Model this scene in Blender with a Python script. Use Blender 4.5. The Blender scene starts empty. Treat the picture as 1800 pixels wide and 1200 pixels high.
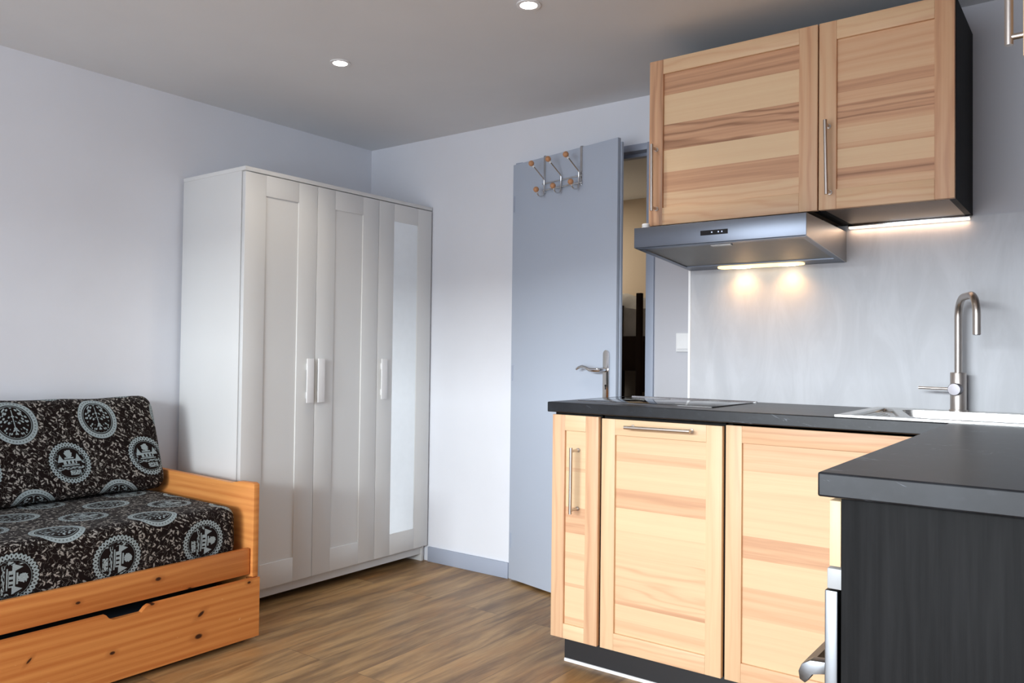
import bpy, bmesh, math, random
from mathutils import Vector, Matrix

random.seed(7)
SC = bpy.context.scene
COL = SC.collection

# ------------------------------------------------------------------ camera, world, exposure
def make_camera():
    f, sx, sy = 1417.66, 4.08, -7.72                       # focal length and shift, pixels of an 1800 px wide frame
    yaw, pitch, roll = 0.6383, 0.0217, -0.0122
    fw = Vector((-math.sin(yaw), math.cos(yaw), 0)); rt = Vector((math.cos(yaw), math.sin(yaw), 0)); up = Vector((0, 0, 1))
    fw2 = fw * math.cos(pitch) + up * math.sin(pitch)
    up2 = up * math.cos(pitch) - fw * math.sin(pitch)
    rt3 = rt * math.cos(roll) - up2 * math.sin(roll)
    up3 = up2 * math.cos(roll) + rt * math.sin(roll)
    cam = bpy.data.cameras.new('camera'); ob = bpy.data.objects.new('camera', cam); COL.objects.link(ob)
    M = Matrix((rt3, up3, -fw2)).transposed().to_4x4(); M.translation = Vector((3.4421, -3.2321, 1.1113))
    ob.matrix_world = M
    cam.sensor_fit = 'HORIZONTAL'; cam.sensor_width = 36.0; cam.lens = f * 36.0 / 1800.0
    cam.shift_x = -sx / 1800.0; cam.shift_y = sy / 1800.0
    cam.clip_start = 0.02
    SC.camera = ob
make_camera()

w = bpy.data.worlds.new('daylight'); SC.world = w; w.use_nodes = True
w.node_tree.nodes['Background'].inputs[0].default_value = (0.62, 0.74, 1.0, 1)
w.node_tree.nodes['Background'].inputs[1].default_value = 0.25

def area_light(name, loc, rot, sx, sy, power, col, spread=180):
    l = bpy.data.lights.new(name, 'AREA'); l.shape = 'RECTANGLE'; l.size = sx; l.size_y = sy
    l.energy = power; l.color = col; l.spread = math.radians(spread)
    o = bpy.data.objects.new(name, l); COL.objects.link(o); o.location = loc; o.rotation_euler = [math.radians(a) for a in rot]
    return o
# daylight through the glazed bay behind the camera: a bright low band of sky beyond the window (its lintel shades the
# upper part of the room), and the soft light of everything else outside the panes
SKX, SKZ, SKW, SKH = 1.3, 4.5, 16.5, 1.8
P_SKY, P_FILL, P_SPOT, P_HOOD, P_LED, P_BED = 6250.0, 100.0, 15.0, 1.8, 0.18, 9.0
area_light('low_sky', (SKX, -20.0, SKZ), (90, 0, 0), SKW, SKH, P_SKY, (0.90, 0.97, 1.0))
area_light('window_daylight', (2.30, -5.18, 1.15), (80, 0, 0), 2.4, 1.9, P_FILL, (0.84, 0.91, 1.0))

SC.view_settings.view_transform = 'Standard'
SC.view_settings.look = 'None'
SC.view_settings.gamma = 1.0
SC.view_settings.use_curve_mapping = False
SC.view_settings.exposure = 0.0
SC.cycles.use_denoising = True
SC.cycles.max_bounces = 10
SC.cycles.diffuse_bounces = 6
SC.cycles.caustics_reflective = False
SC.cycles.caustics_refractive = False
SC.cycles.sample_clamp_indirect = 6.0

# ------------------------------------------------------------------ material helpers
def srgb(r, g, b):
    f = lambda c: (c / 12.92) if c <= 0.04045 else ((c + 0.055) / 1.055) ** 2.4
    return (f(r / 255), f(g / 255), f(b / 255), 1.0)

class V:
    """a socket with arithmetic"""
    def __init__(s, m, k): s.m = m; s.k = k
    def __add__(s, o): return s.m.math('ADD', s, o)
    def __radd__(s, o): return s.m.math('ADD', o, s)
    def __sub__(s, o): return s.m.math('SUBTRACT', s, o)
    def __rsub__(s, o): return s.m.math('SUBTRACT', o, s)
    def __mul__(s, o): return s.m.math('MULTIPLY', s, o)
    def __rmul__(s, o): return s.m.math('MULTIPLY', o, s)
    def __truediv__(s, o): return s.m.math('DIVIDE', s, o)
    def __lt__(s, o): return s.m.math('LESS_THAN', s, o)
    def __gt__(s, o): return s.m.math('GREATER_THAN', s, o)
    def abs(s): return s.m.math('ABSOLUTE', s, 0)
    def fract(s): return s.m.math('FRACT', s, 0)
    def sin(s): return s.m.math('SINE', s, 0)
    def max(s, o): return s.m.math('MAXIMUM', s, o)
    def min(s, o): return s.m.math('MINIMUM', s, o)
    def sat(s): return s.m.math('ADD', s, 0, clamp=True)

class Mat:
    def __init__(s, name):
        s.mat = bpy.data.materials.new(name); s.mat.use_nodes = True
        s.nt = s.mat.node_tree; s.b = s.nt.nodes['Principled BSDF']
    def n(s, t): return s.nt.nodes.new(t)
    def put(s, v, inp):
        if isinstance(v, V): s.nt.links.new(v.k, inp)
        elif v is not None: inp.default_value = v
    def math(s, op, a, b, clamp=False):
        n = s.n('ShaderNodeMath'); n.operation = op; n.use_clamp = clamp
        s.put(a, n.inputs[0]); s.put(b, n.inputs[1]); return V(s, n.outputs[0])
    def atan2(s, a, b): return s.math('ARCTAN2', a, b)
    def sqrt(s, a): return s.math('SQRT', a, 0)
    def co(s, kind='Object'): return V(s, s.n('ShaderNodeTexCoord').outputs[kind])
    def attr(s, name):
        n = s.n('ShaderNodeAttribute'); n.attribute_name = name; return V(s, n.outputs['Vector'])
    def sep(s, v):
        n = s.n('ShaderNodeSeparateXYZ'); s.put(v, n.inputs[0]); return [V(s, n.outputs[i]) for i in range(3)]
    def comb(s, x, y, z):
        n = s.n('ShaderNodeCombineXYZ')
        for i, a in enumerate((x, y, z)): s.put(a, n.inputs[i])
        return V(s, n.outputs[0])
    def noise(s, vec, scale=1.0, detail=2.0, rough=0.5, dist=0.0):
        n = s.n('ShaderNodeTexNoise'); s.put(vec, n.inputs['Vector'])
        n.inputs['Scale'].default_value = scale; n.inputs['Detail'].default_value = detail
        n.inputs['Roughness'].default_value = rough; n.inputs['Distortion'].default_value = dist
        return V(s, n.outputs[0])
    def voronoi(s, vec, scale):
        n = s.n('ShaderNodeTexVoronoi'); s.put(vec, n.inputs['Vector']); n.inputs['Scale'].default_value = scale
        return V(s, n.outputs['Distance']), V(s, n.outputs['Color'])
    def smooth(s, v, a, b):
        n = s.n('ShaderNodeMapRange'); n.interpolation_type = 'SMOOTHSTEP'
        s.put(v, n.inputs[0]); n.inputs[1].default_value = a; n.inputs[2].default_value = b
        return V(s, n.outputs[0])
    def mix(s, f, a, b):
        n = s.n('ShaderNodeMix'); n.data_type = 'RGBA'
        s.put(f, n.inputs[0]); s.put(a, n.inputs[6]); s.put(b, n.inputs[7]); return V(s, n.outputs[2])
    def bump(s, h, strength=0.2, dist=0.01):
        n = s.n('ShaderNodeBump'); n.inputs['Strength'].default_value = strength; n.inputs['Distance'].default_value = dist
        s.put(h, n.inputs['Height']); s.nt.links.new(n.outputs[0], s.b.inputs['Normal'])
    def done(s, base=None, rough=None, metal=None, spec=None, coat=None):
        s.put(base, s.b.inputs['Base Color']); s.put(rough, s.b.inputs['Roughness']); s.put(metal, s.b.inputs['Metallic'])
        s.put(spec, s.b.inputs['Specular IOR Level'])
        if coat is not None: s.b.inputs['Coat Weight'].default_value = coat; s.b.inputs['Coat Roughness'].default_value = 0.25
        return s.mat

def paint(name, c, rough=0.6, var=0.04, bump=0.08, scale=3.0, spec=0.3):
    m = Mat(name); p = m.co()
    n = m.noise(p, scale, 4, 0.6)
    dark = tuple(x * (1 - var * 2) for x in c[:3]) + (1,)
    m.bump(m.noise(p, 180, 3, 0.6), bump, 0.002)
    return m.done(m.mix(n, dark, c), rough, 0.0, spec)

def plain(name, c, rough=0.5, metal=0.0, spec=0.5):
    m = Mat(name); n = m.noise(m.co(), 25, 3)
    return m.done(m.mix(n, tuple(x * 0.93 for x in c[:3]) + (1,), c), rough, metal, spec)

def brushed(name, c, rough=0.3, axis=0):
    m = Mat(name); x, y, z = m.sep(m.co())
    sc = [400, 400, 400]; sc[axis] = 8
    n = m.noise(m.comb(x * sc[0], y * sc[1], z * sc[2]), 1.0, 2)
    return m.done(m.mix(n, tuple(v * 0.94 for v in c[:3]) + (1,), c), n * 0.06 + (rough - 0.03), 1.0)

def glow(name, c, strength):
    m = Mat(name); m.b.inputs['Emission Color'].default_value = c; m.b.inputs['Emission Strength'].default_value = strength
    return m.done(c, 0.5)

def ash(name, axis):
    """solid ash: staves from creamy sapwood to brown heartwood; tone.x = darkness, tone.y = seed, tone.z = figure"""
    m = Mat(name); t, sd, fig = m.sep(m.attr('tone')); p = m.sep(m.co())
    g = p[axis]; o = [p[i] for i in range(3) if i != axis]
    a = o[1] if axis == 0 else o[0]; b = o[0] if axis == 0 else o[1]
    a = a + sd * 3.7; g = g + sd * 9.1
    warp = m.noise(m.comb(g * 1.5, a * 9.0, b * 4.0), 1.0, 3, 0.5)
    rings = ((a * 30.0 + warp * (fig * 5.0 + 0.4)) * 6.2832).sin() * 0.5 + 0.5
    rings2 = m.math('POWER', rings, 2.6)
    band = m.noise(m.comb(g * 0.35, a * 42.0, sd * 5.0), 1.0, 4, 0.65)
    fib = m.noise(m.comb(g * 10.0, a * 420.0, b * 60.0), 1.0, 2)
    k = t * 0.80 + (rings2 - 0.3) * (fig * 0.22 + 0.02) * (t + 0.45) + (band - 0.5) * (t * 1.0 + 0.22) + (fib - 0.5) * 0.12
    c1 = m.mix(m.smooth(k, -0.1, 0.5), srgb(224, 196, 157), srgb(206, 160, 125))
    c2 = m.mix(m.smooth(k, 0.30, 1.0), c1, srgb(124, 84, 60))
    m.bump(fib, 0.06, 0.001)
    return m.done(c2, 0.48, 0.0, 0.35)

def pine(name, axis, knots=()):
    m = Mat(name); p = m.sep(m.co())
    t, sd, _ = m.sep(m.attr('tone'))
    g = p[axis]; o = [p[i] for i in range(3) if i != axis]; a = (o[1] if axis != 2 else o[0]) + sd * 2.3
    warp = m.noise(m.comb(g * 0.9, a * 5.0, sd), 1.0, 2)
    rings = ((a * 36.0 + warp * 3.0) * 6.2832).sin() * 0.5 + 0.5
    fib = m.noise(m.comb(g * 6.0, a * 300.0, 0.0), 1.0, 2)
    streak = m.noise(m.comb(g * 1.2, a * 48.0, 4.0), 1.0, 4, 0.6)
    k = rings * 0.16 + streak * 0.75 + (fib - 0.5) * 0.12 + t * 0.35
    c = m.mix(m.smooth(k, 0.15, 0.95), srgb(222, 152, 84), srgb(184, 103, 48))
    for (ky, kz, ky2, r) in knots:
        dy = p[1] - (ky + 2.3); dz = (p[2] - kz) - dy * ky2
        d = m.sqrt(dy * dy * 0.35 + dz * dz)
        c = m.mix(m.smooth(d, r * 2.6, r * 0.9) * 0.35, c, srgb(140, 70, 30))
        c = m.mix(m.smooth(d, r, r * 0.5), c, srgb(60, 28, 14))
    # pale scuffs and dents of a worn bed
    sc = m.noise(m.comb(p[0] * 60.0, p[1] * 40.0, p[2] * 90.0), 1.0, 2); s2 = m.noise(m.co(), 5.0, 2)
    c = m.mix(m.smooth(sc + s2 * 0.35, 0.92, 1.0) * 0.5, c, srgb(240, 205, 160))
    return m.done(c, 0.42, 0.0, 0.4)

def floor_mat():
    m = Mat('oak_laminate'); x, y, z = m.sep(m.co())
    br = m.n('ShaderNodeTexBrick'); m.put(m.comb(y, x, 0.0), br.inputs['Vector'])
    br.offset = 0.37; br.inputs['Scale'].default_value = 1.0; br.inputs['Brick Width'].default_value = 1.28
    br.inputs['Row Height'].default_value = 0.19; br.inputs['Mortar Size'].default_value = 0.0016; br.inputs['Mortar Smooth'].default_value = 0.3
    br.inputs['Color1'].default_value = (0, 0, 0, 1); br.inputs['Color2'].default_value = (1, 1, 1, 1); br.inputs['Mortar'].default_value = (0.5, 0.5, 0.5, 1)
    tone = V(m, br.outputs['Color']); seam = V(m, br.outputs['Fac']); t = m.sep(tone)[0]
    xs = x + t * 7.3; ys = y + t * 3.1
    warp = m.noise(m.comb(xs * 4.0, ys * 0.9, t), 1.0, 3, 0.5)
    streak = m.noise(m.comb(xs * 15.0 + warp * 2.6, ys * 1.3, t * 9.0), 1.0, 6, 0.66)
    fine = m.noise(m.comb(xs * 260.0, ys * 7.0, 0.0), 1.0, 3)
    patch = m.noise(m.comb(xs * 7.0, ys * 2.2, t * 3.0), 1.0, 4, 0.65)
    c = m.mix(m.smooth(streak, 0.30, 0.70), srgb(112, 82, 52), srgb(196, 157, 106))
    c = m.mix(m.smooth(patch, 0.45, 0.75) * 0.65, c, srgb(182, 130, 74))
    c = m.mix(m.smooth(patch, 0.46, 0.26) * 0.6, c, srgb(112, 90, 64))
    c = m.mix(t * 0.16, c, srgb(140, 120, 92))
    c = m.mix((fine - 0.35) * 0.45, c, srgb(96, 70, 45))
    kd, kc = m.voronoi(m.comb(xs * 6.0, ys * 1.6, t * 4.0), 1.0)
    c = m.mix(m.smooth(kd, 0.13, 0.03) * 0.5, c, srgb(66, 48, 32))
    c = m.mix(seam * 0.55, c, srgb(78, 60, 45))
    m.bump(streak, 0.05, 0.002)
    return m.done(c, 0.36 + fine * 0.1, 0.0, 0.4)

def slate(name='slate_laminate'):
    m = Mat(name); p = m.co(); x, y, z = m.sep(p)
    n1 = m.noise(p, 14, 5, 0.6); n2 = m.noise(m.comb(x * 40.0, y * 6.0, z * 60.0), 1.0, 3)
    c = m.mix(m.smooth(n1, 0.3, 0.75), srgb(18, 20, 24), srgb(31, 34, 39))
    c = m.mix(m.smooth(n2, 0.55, 0.85) * 0.35, c, srgb(54, 58, 64))
    # whitish scratches along the worn edge
    s = m.noise(m.comb(x * 22.0 + z * 60.0, y * 22.0, z * 30.0), 1.0, 4, 0.7, 1.5); s2 = m.noise(p, 7, 2)
    c = m.mix(m.smooth(s * 0.75 + s2 * 0.35, 0.655, 0.74) * 0.38, c, srgb(140, 146, 155))
    m.bump(n2, 0.05, 0.001)
    return m.done(c, 0.36, 0.0, 0.38)

def black_wood(name, axis=2):
    m = Mat(name); p = m.sep(m.co()); q = [v * 55.0 for v in p]; q[axis] = p[axis] * 2.2
    n = m.noise(m.comb(*q), 1.0, 5, 0.65); q2 = [v * 9.0 for v in p]; q2[axis] = p[axis] * 1.2
    n2 = m.noise(m.comb(*q2), 1.0, 3)
    c = m.mix(m.smooth(n, 0.3, 0.75), srgb(10, 10, 11), srgb(30, 30, 31))
    c = m.mix(n2 * 0.5, c, srgb(14, 14, 15))
    m.bump(n, 0.08, 0.001)
    return m.done(c, 0.6, 0.0, 0.12)

def plaster_panel(name, c):
    m = Mat(name); x, y, z = m.sep(m.co()); 
    n = m.noise(m.comb(x * 9.0, y * 9.0, z * 2.5), 1.0, 5, 0.65, 0.8); n2 = m.noise(m.comb(x * 40, y * 40, z * 5), 1.0, 3)
    c2 = m.mix(m.smooth(n, 0.35, 0.7), tuple(v * 0.88 for v in c[:3]) + (1,), c)
    m.bump(n2, 0.05, 0.002)
    return m.done(c2, 0.42, 0.0, 0.4)

def fabric(name, rot):
    """brown cotton printed with leaf sprigs and two kinds of round medallion; UV (0,0) = pagoda medallion, (.5,.5) = flower medallion"""
    m = Mat(name); U, W, _ = m.sep(m.co('UV'))
    PU, PV, R = 0.3235, 0.33, 0.082
    ux = U * PU; uy = W * PV
    def sprig(ang, sc, seed):
        c, s = math.cos(ang), math.sin(ang)
        jx = m.noise(m.comb(ux * 26.0, uy * 26.0, seed), 1.0, 1) * 0.016
        a = ux * c + uy * s + jx; b = uy * c - ux * s + jx
        d, col = m.voronoi(m.comb(a * 0.50, b * 1.30, seed), sc)
        keep = m.sep(col)[0]
        return m.smooth(d, 0.27, 0.19) * (keep > 0.26)
    leaf = sprig(0.5, 66.0, 0.13).max(sprig(-0.7, 62.0, 3.1)).max(sprig(1.35, 64.0, 7.7)).max(sprig(2.4, 70.0, 5.2) * 0.9)
    stem = m.noise(m.comb(ux, uy, 0.0), 42.0, 1, 0.4, 1.2)
    leaf = leaf.max(m.smooth((stem - 0.5).abs(), 0.014, 0.005) * 0.55)
    def ring(r, a, b): return (r > a) * (r < b)
    # pagoda medallion
    x = ((U + 0.5).fract() - 0.5) * PU; y = ((W + 0.5).fract() - 0.5) * PV
    r = m.sqrt(x * x + y * y); th = m.atan2(y, x)
    if rot: hx, hy = y * -1.0, x
    else: hx, hy = x, y
    inH = r < R
    q = (r - 0.071) / 0.009
    chain = m.smooth((m.sqrt(((th * 18.0).sin() * 0.9) * ((th * 18.0).sin() * 0.9) + q * q) - 0.75).abs(), 0.42, 0.18)
    H = (chain * ring(r, 0.062, 0.0815)).max(ring(r, 0.0580, 0.0600) * 0.5)
    ax = hx.abs()
    house = (ax < 0.026) * (hy > -0.006) * (hy < 0.013)
    win = ((hx * 420.0).sin() > 0.25) * (ax < 0.021) * (hy > -0.004) * (hy < 0.007)
    house = (house - win).sat()
    eave = (ax < 0.034) * (hy > -0.012) * (hy < -0.008)
    gab = ((hx - 0.034).abs().min((hx + 0.034).abs()) < (0.034 - hy) * 0.45) * (hy > 0.004) * (hy < 0.034)
    dome = m.sqrt(hx * hx + (hy - 0.035) * (hy - 0.035)) - (m.noise(m.comb(ux, uy, 2.0), 160.0, 1) * 0.012)
    dome = dome < 0.008
    roof = (ax < 0.018) * (hy > 0.016) * (hy < 0.021)
    low = ((hx - 0.012).abs() < 0.021) * (hy > -0.048) * (hy < -0.030) * (m.noise(m.comb(ux, uy, 1.0), 190.0, 1) > 0.42)
    grd = ring(hy, -0.026, -0.016) * (ax < 0.045) * (m.noise(m.comb(hx * 90.0, hy * 300.0, 1.0), 1.0, 1) > 0.5)
    side = (leaf * ring(ax, 0.042, 0.056)) * (r < 0.058)
    H = H.max(house.max(gab).max(dome).max(roof).max(low).max(grd).max(eave).max(side) * (r < 0.058))
    # flower medallion
    x = (U.fract() - 0.5) * PU; y = (W.fract() - 0.5) * PV
    r = m.sqrt(x * x + y * y); th = m.atan2(y, x)
    inT = r < R
    dots = ((th * 40.0).sin() > 0.2) * ring(r, 0.070, 0.075)
    T = ((ring(r, 0.064, 0.081) - dots * 0.6).sat()).max(ring(r, 0.058, 0.0605) * 0.7)
    if rot: fx, fy = y * -1.0, x
    else: fx, fy = x, y
    ax = fx.abs()
    d, col = m.voronoi(m.comb(ax * 0.9, fy + ax * 0.5, 0.5), 92.0)
    fl = m.smooth(d, 0.43, 0.32) * (ax < (0.054 - (fy - 0.005).abs() * 0.40)) * (r < 0.056)
    T = T.max(fl).max((ax < 0.0015) * (fy.abs() < 0.045))
    base = leaf * (1.0 - inH) * (1.0 - inT)
    k = base * 0.9 + H * inH + T * inT
    tint = m.noise(m.comb(ux, uy, 5.0), 300.0, 2)
    k = k * (tint * 0.9 + 0.42)
    dark = m.mix(m.noise(m.comb(ux, uy, 0.0), 9.0, 3), srgb(15, 9, 8), srgb(29, 19, 17))
    light = m.mix(inH.max(inT), srgb(170, 165, 158), srgb(158, 171, 174))
    c = m.mix(k.sat(), dark, light)
    weave = ((ux * 5200.0).sin() + (uy * 5200.0).sin()) * 0.25
    m.bump(weave + m.noise(m.comb(ux, uy, 0.0), 22.0, 2) * 2.0, 0.25, 0.002)
    m.b.inputs['Sheen Weight'].default_value = 0.04
    return m.done(c, 0.9, 0.0, 0.08)

M = dict(
    white_wall=paint('white_wall_paint', (0.77, 0.79, 0.84, 1), 0.65),
    ceiling=paint('ceiling_paint', (0.75, 0.76, 0.77, 1), 0.75),
    grey_wall=paint('grey_wall_paint', (0.55, 0.55, 0.585, 1), 0.55),
    splash=plaster_panel('grey_plaster_splashback', (0.56, 0.57, 0.60, 1)),
    bluegrey=paint('blue_grey_gloss_paint', (0.45, 0.505, 0.60, 1), 0.42, 0.02, 0.05, 2.0, 0.4),
    bluegrey_trim=paint('blue_grey_trim_paint', (0.36, 0.40, 0.49, 1), 0.45, 0.02),
    beige_wall=paint('beige_bedroom_paint', (0.60, 0.50, 0.38, 1), 0.7),
    floor=floor_mat(),
    white_foil=paint('white_wardrobe_foil', (0.71, 0.715, 0.705, 1), 0.38, 0.01, 0.01, 2.0, 0.5),
    white_plastic=plain('white_plastic', (0.84, 0.84, 0.84, 1), 0.35),
    white_edge=plain('white_corner_bead', (0.92, 0.93, 0.95, 1), 0.4),
    mirror=plain('mirror_glass', (0.92, 0.95, 0.95, 1), 0.02, 1.0),
    ash_x=ash('ash_grain_across', 0), ash_z=ash('ash_grain_upright', 2), ash_y=ash('ash_grain_deep', 1),
    pine_y=pine('orange_pine_rail', 1, ((-1.70, 0.318, 0.0, 0.008), (-1.58, 0.258, 0, 0.006), (-1.97, 0.30, 0, 0.006))),
    pine_drawer=pine('orange_pine_drawer', 1, ((-1.545, 0.163, 0.5, 0.0095), (-1.553, 0.085, 0.0, 0.011), (-1.345, 0.232, 0, 0.006), (-1.865, 0.115, 0.0, 0.007), (-2.12, 0.165, 0.8, 0.006), (-1.73, 0.243, 0, 0.006))),
    pine_x=pine('orange_pine_board', 0),
    slate=slate(), black_wood=black_wood('black_brown_wood_foil'), black_gap=plain('black_plinth_foil', (0.012, 0.012, 0.014, 1), 0.5),
    under_wood=paint('brown_underside_foil', (0.15, 0.095, 0.058, 1), 0.4, 0.1),
    steel=brushed('brushed_steel', (0.19, 0.21, 0.25, 1), 0.38, 0), steel_y=brushed('brushed_steel_deep', (0.42, 0.41, 0.40, 1), 0.34, 1), oven_steel=brushed('oven_steel', (0.17, 0.175, 0.185, 1), 0.36, 1),
    nickel=brushed('brushed_nickel', (0.56, 0.51, 0.47, 1), 0.34, 2), chrome=plain('chrome', (0.72, 0.72, 0.73, 1), 0.12, 1.0),
    sink=brushed('sink_steel', (0.56, 0.55, 0.53, 1), 0.28, 0), satin=brushed('satin_nickel', (0.24, 0.23, 0.245, 1), 0.42, 0),
    filter=plain('hood_filter', (0.20, 0.20, 0.19, 1), 0.45, 0.6),
    glass_black=plain('black_ceramic_glass', (0.006, 0.006, 0.007, 1), 0.06),
    oven_panel=plain('grey_oven_trim', (0.38, 0.39, 0.40, 1), 0.45), display=plain('black_display', (0.004, 0.004, 0.006, 1), 0.15),
    ball=plain('beech_wood_balls', srgb(196, 142, 100), 0.4),
    lamp=glow('spot_lens', (1.0, 0.97, 0.90, 1), 18.0), warm_lens=glow('warm_hood_lens', (1.0, 0.70, 0.32, 1), 2.2),
    bulb=glow('warm_hood_bulb', (1.0, 0.86, 0.6, 1), 8.0),
    led=glow('warm_led_strip', (1.0, 0.84, 0.68, 1), 1.6), icon=glow('hood_display_icons', (0.6, 0.7, 1.0, 1), 0.5),
    bunk=plain('dark_bunk_wood', (0.030, 0.014, 0.007, 1), 0.6, 0.0, 0.2), sheet=paint('crumpled_white_sheet', (0.70, 0.67, 0.62, 1), 0.8, 0.15, 0.6, 14.0),
    dark_blanket=plain('dark_blanket', (0.012, 0.011, 0.013, 1), 0.9),
    seat_fabric=fabric('medallion_print_seat', True), back_fabric=fabric('medallion_print_back', False),
    felt=plain('dark_mattress_cover', (0.05, 0.07, 0.10, 1), 0.9), window_white=plain('white_window_frame', (0.8, 0.8, 0.8, 1), 0.4),
)

# ------------------------------------------------------------------ mesh builder
class MB:
    def __init__(s):
        s.bm = bmesh.new(); s.tone = s.bm.loops.layers.float_color.new('tone'); s.uv = None; s.mi = 0; s.t = (0.2, 0.0, 0.5)
    def _fin(s, faces, smooth=False):
        for f in faces:
            f.material_index = s.mi; f.smooth = smooth
            for l in f.loops: l[s.tone] = (*s.t, 1.0)
    def box(s, a, b, bev=0.0, mi=None, tone=None, seg=2):
        if mi is not None: s.mi = mi
        if tone is not None: s.t = tone
        before = set(s.bm.faces)
        x0, y0, z0 = [min(p, q) for p, q in zip(a, b)]; x1, y1, z1 = [max(p, q) for p, q in zip(a, b)]
        v = [s.bm.verts.new(c) for c in ((x0,y0,z0),(x1,y0,z0),(x1,y1,z0),(x0,y1,z0),(x0,y0,z1),(x1,y0,z1),(x1,y1,z1),(x0,y1,z1))]
        fs = [s.bm.faces.new([v[i] for i in q]) for q in ((3,2,1,0),(4,5,6,7),(0,1,5,4),(1,2,6,5),(2,3,7,6),(3,0,4,7))]
        if bev > 0:
            es = list({e for f in fs for e in f.edges})
            bmesh.ops.bevel(s.bm, geom=es, offset=bev, segments=seg, affect='EDGES', profile=0.5)
        s._fin([f for f in s.bm.faces if f not in before]); return s
    def prism(s, pts, ext, mi=None, tone=None, bev=0.0):
        """pts: polygon as 3-D points, ext: extrusion vector"""
        if mi is not None: s.mi = mi
        if tone is not None: s.t = tone
        before = set(s.bm.faces); e = Vector(ext)
        a = [s.bm.verts.new(p) for p in pts]; b = [s.bm.verts.new(Vector(p) + e) for p in pts]; n = len(a)
        fs = [s.bm.faces.new(a[::-1]), s.bm.faces.new(b)] + [s.bm.faces.new((a[i], a[(i+1) % n], b[(i+1) % n], b[i])) for i in range(n)]
        if bev > 0:
            bmesh.ops.bevel(s.bm, geom=list({x for f in fs for x in f.edges}), offset=bev, segments=2, affect='EDGES', profile=0.5)
        new = [f for f in s.bm.faces if f not in before]
        bmesh.ops.recalc_face_normals(s.bm, faces=new)
        s._fin(new); return s
    def tube(s, path, r, seg=16, mi=None, caps=True):
        if mi is not None: s.mi = mi
        P = [Vector(p) for p in path]; rings = []; before = set(s.bm.faces)
        R = r if isinstance(r, (list, tuple)) else [r] * len(P)
        t0 = (P[1] - P[0]).normalized(); u = t0.orthogonal().normalized()
        for i, p in enumerate(P):
            t = ((P[min(i+1, len(P)-1)] - P[max(i-1, 0)])).normalized()
            u = (u - t * u.dot(t)).normalized(); w_ = t.cross(u)
            rings.append([s.bm.verts.new(p + (u * math.cos(2*math.pi*k/seg) + w_ * math.sin(2*math.pi*k/seg)) * R[i]) for k in range(seg)])
        side = []
        for i in range(len(P)-1):
            for k in range(seg): side.append(s.bm.faces.new((rings[i][k], rings[i][(k+1) % seg], rings[i+1][(k+1) % seg], rings[i+1][k])))
        cp = []
        if caps: cp = [s.bm.faces.new(rings[0][::-1]), s.bm.faces.new(rings[-1])]
        s._fin(side, True); s._fin(cp); return s
    def lathe(s, c, axis, prof, seg=24, mi=None):
        """prof: (radius, height) pairs along axis from c"""
        a = Vector(axis).normalized(); c = Vector(c)
        path = [c + a * h for _, h in prof]
        if mi is not None: s.mi = mi
        u = a.orthogonal().normalized(); w_ = a.cross(u); rings = []
        for (r, h) in prof:
            r = max(r, 1e-4)
            rings.append([s.bm.verts.new(c + a*h + (u*math.cos(2*math.pi*k/seg) + w_*math.sin(2*math.pi*k/seg))*r) for k in range(seg)])
        fs = []
        for i in range(len(prof)-1):
            for k in range(seg): fs.append(s.bm.faces.new((rings[i][k], rings[i][(k+1) % seg], rings[i+1][(k+1) % seg], rings[i+1][k])))
        s._fin(fs, True); s._fin([s.bm.faces.new(rings[0][::-1]), s.bm.faces.new(rings[-1])]); return s
    def ball(s, c, r, mi=None):
        n = 10; return s.lathe(Vector(c) - Vector((0, 0, r)), (0, 0, 1), [(r*math.sin(math.pi*i/n), r - r*math.cos(math.pi*i/n)) for i in range(n+1)], 16, mi)
    def build(s, name, mats, parent=None, org=None):
        """vertices are in room coordinates when the parents carry no rotation; org overrides the origin to subtract"""
        off = Vector((0, 0, 0))
        p = parent
        if org is None:
            while p is not None: off += p.location; p = p.parent
        else: off = Vector(org)
        bmesh.ops.translate(s.bm, vec=-off, verts=s.bm.verts)
        me = bpy.data.meshes.new(name); s.bm.to_mesh(me); s.bm.free(); me.set_sharp_from_angle(angle=math.radians(38))
        for m_ in (mats if isinstance(mats, (list, tuple)) else [mats]): me.materials.append(m_)
        o = bpy.data.objects.new(name, me); COL.objects.link(o); o.parent = parent
        return o

def thing(name, label, cat, loc, group=None, rotz=0.0):
    o = bpy.data.objects.new(name, None); COL.objects.link(o); o.location = loc; o.rotation_euler = (0, 0, rotz)
    o.empty_display_size = 0.1
    return tag(o, label, cat, group)
def tag(o, label, cat, group=None):
    o['label'] = label; o['category'] = cat
    if group: o['group'] = group
    return o
def struct(o, label=None):
    o['kind'] = 'structure'
    if label: o['label'] = label
    return o
def box(name, a, b, mat, parent=None, bev=0.0, org=None, tone=None):
    return MB().box(a, b, bev, tone=tone).build(name, mat, parent, org)

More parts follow.
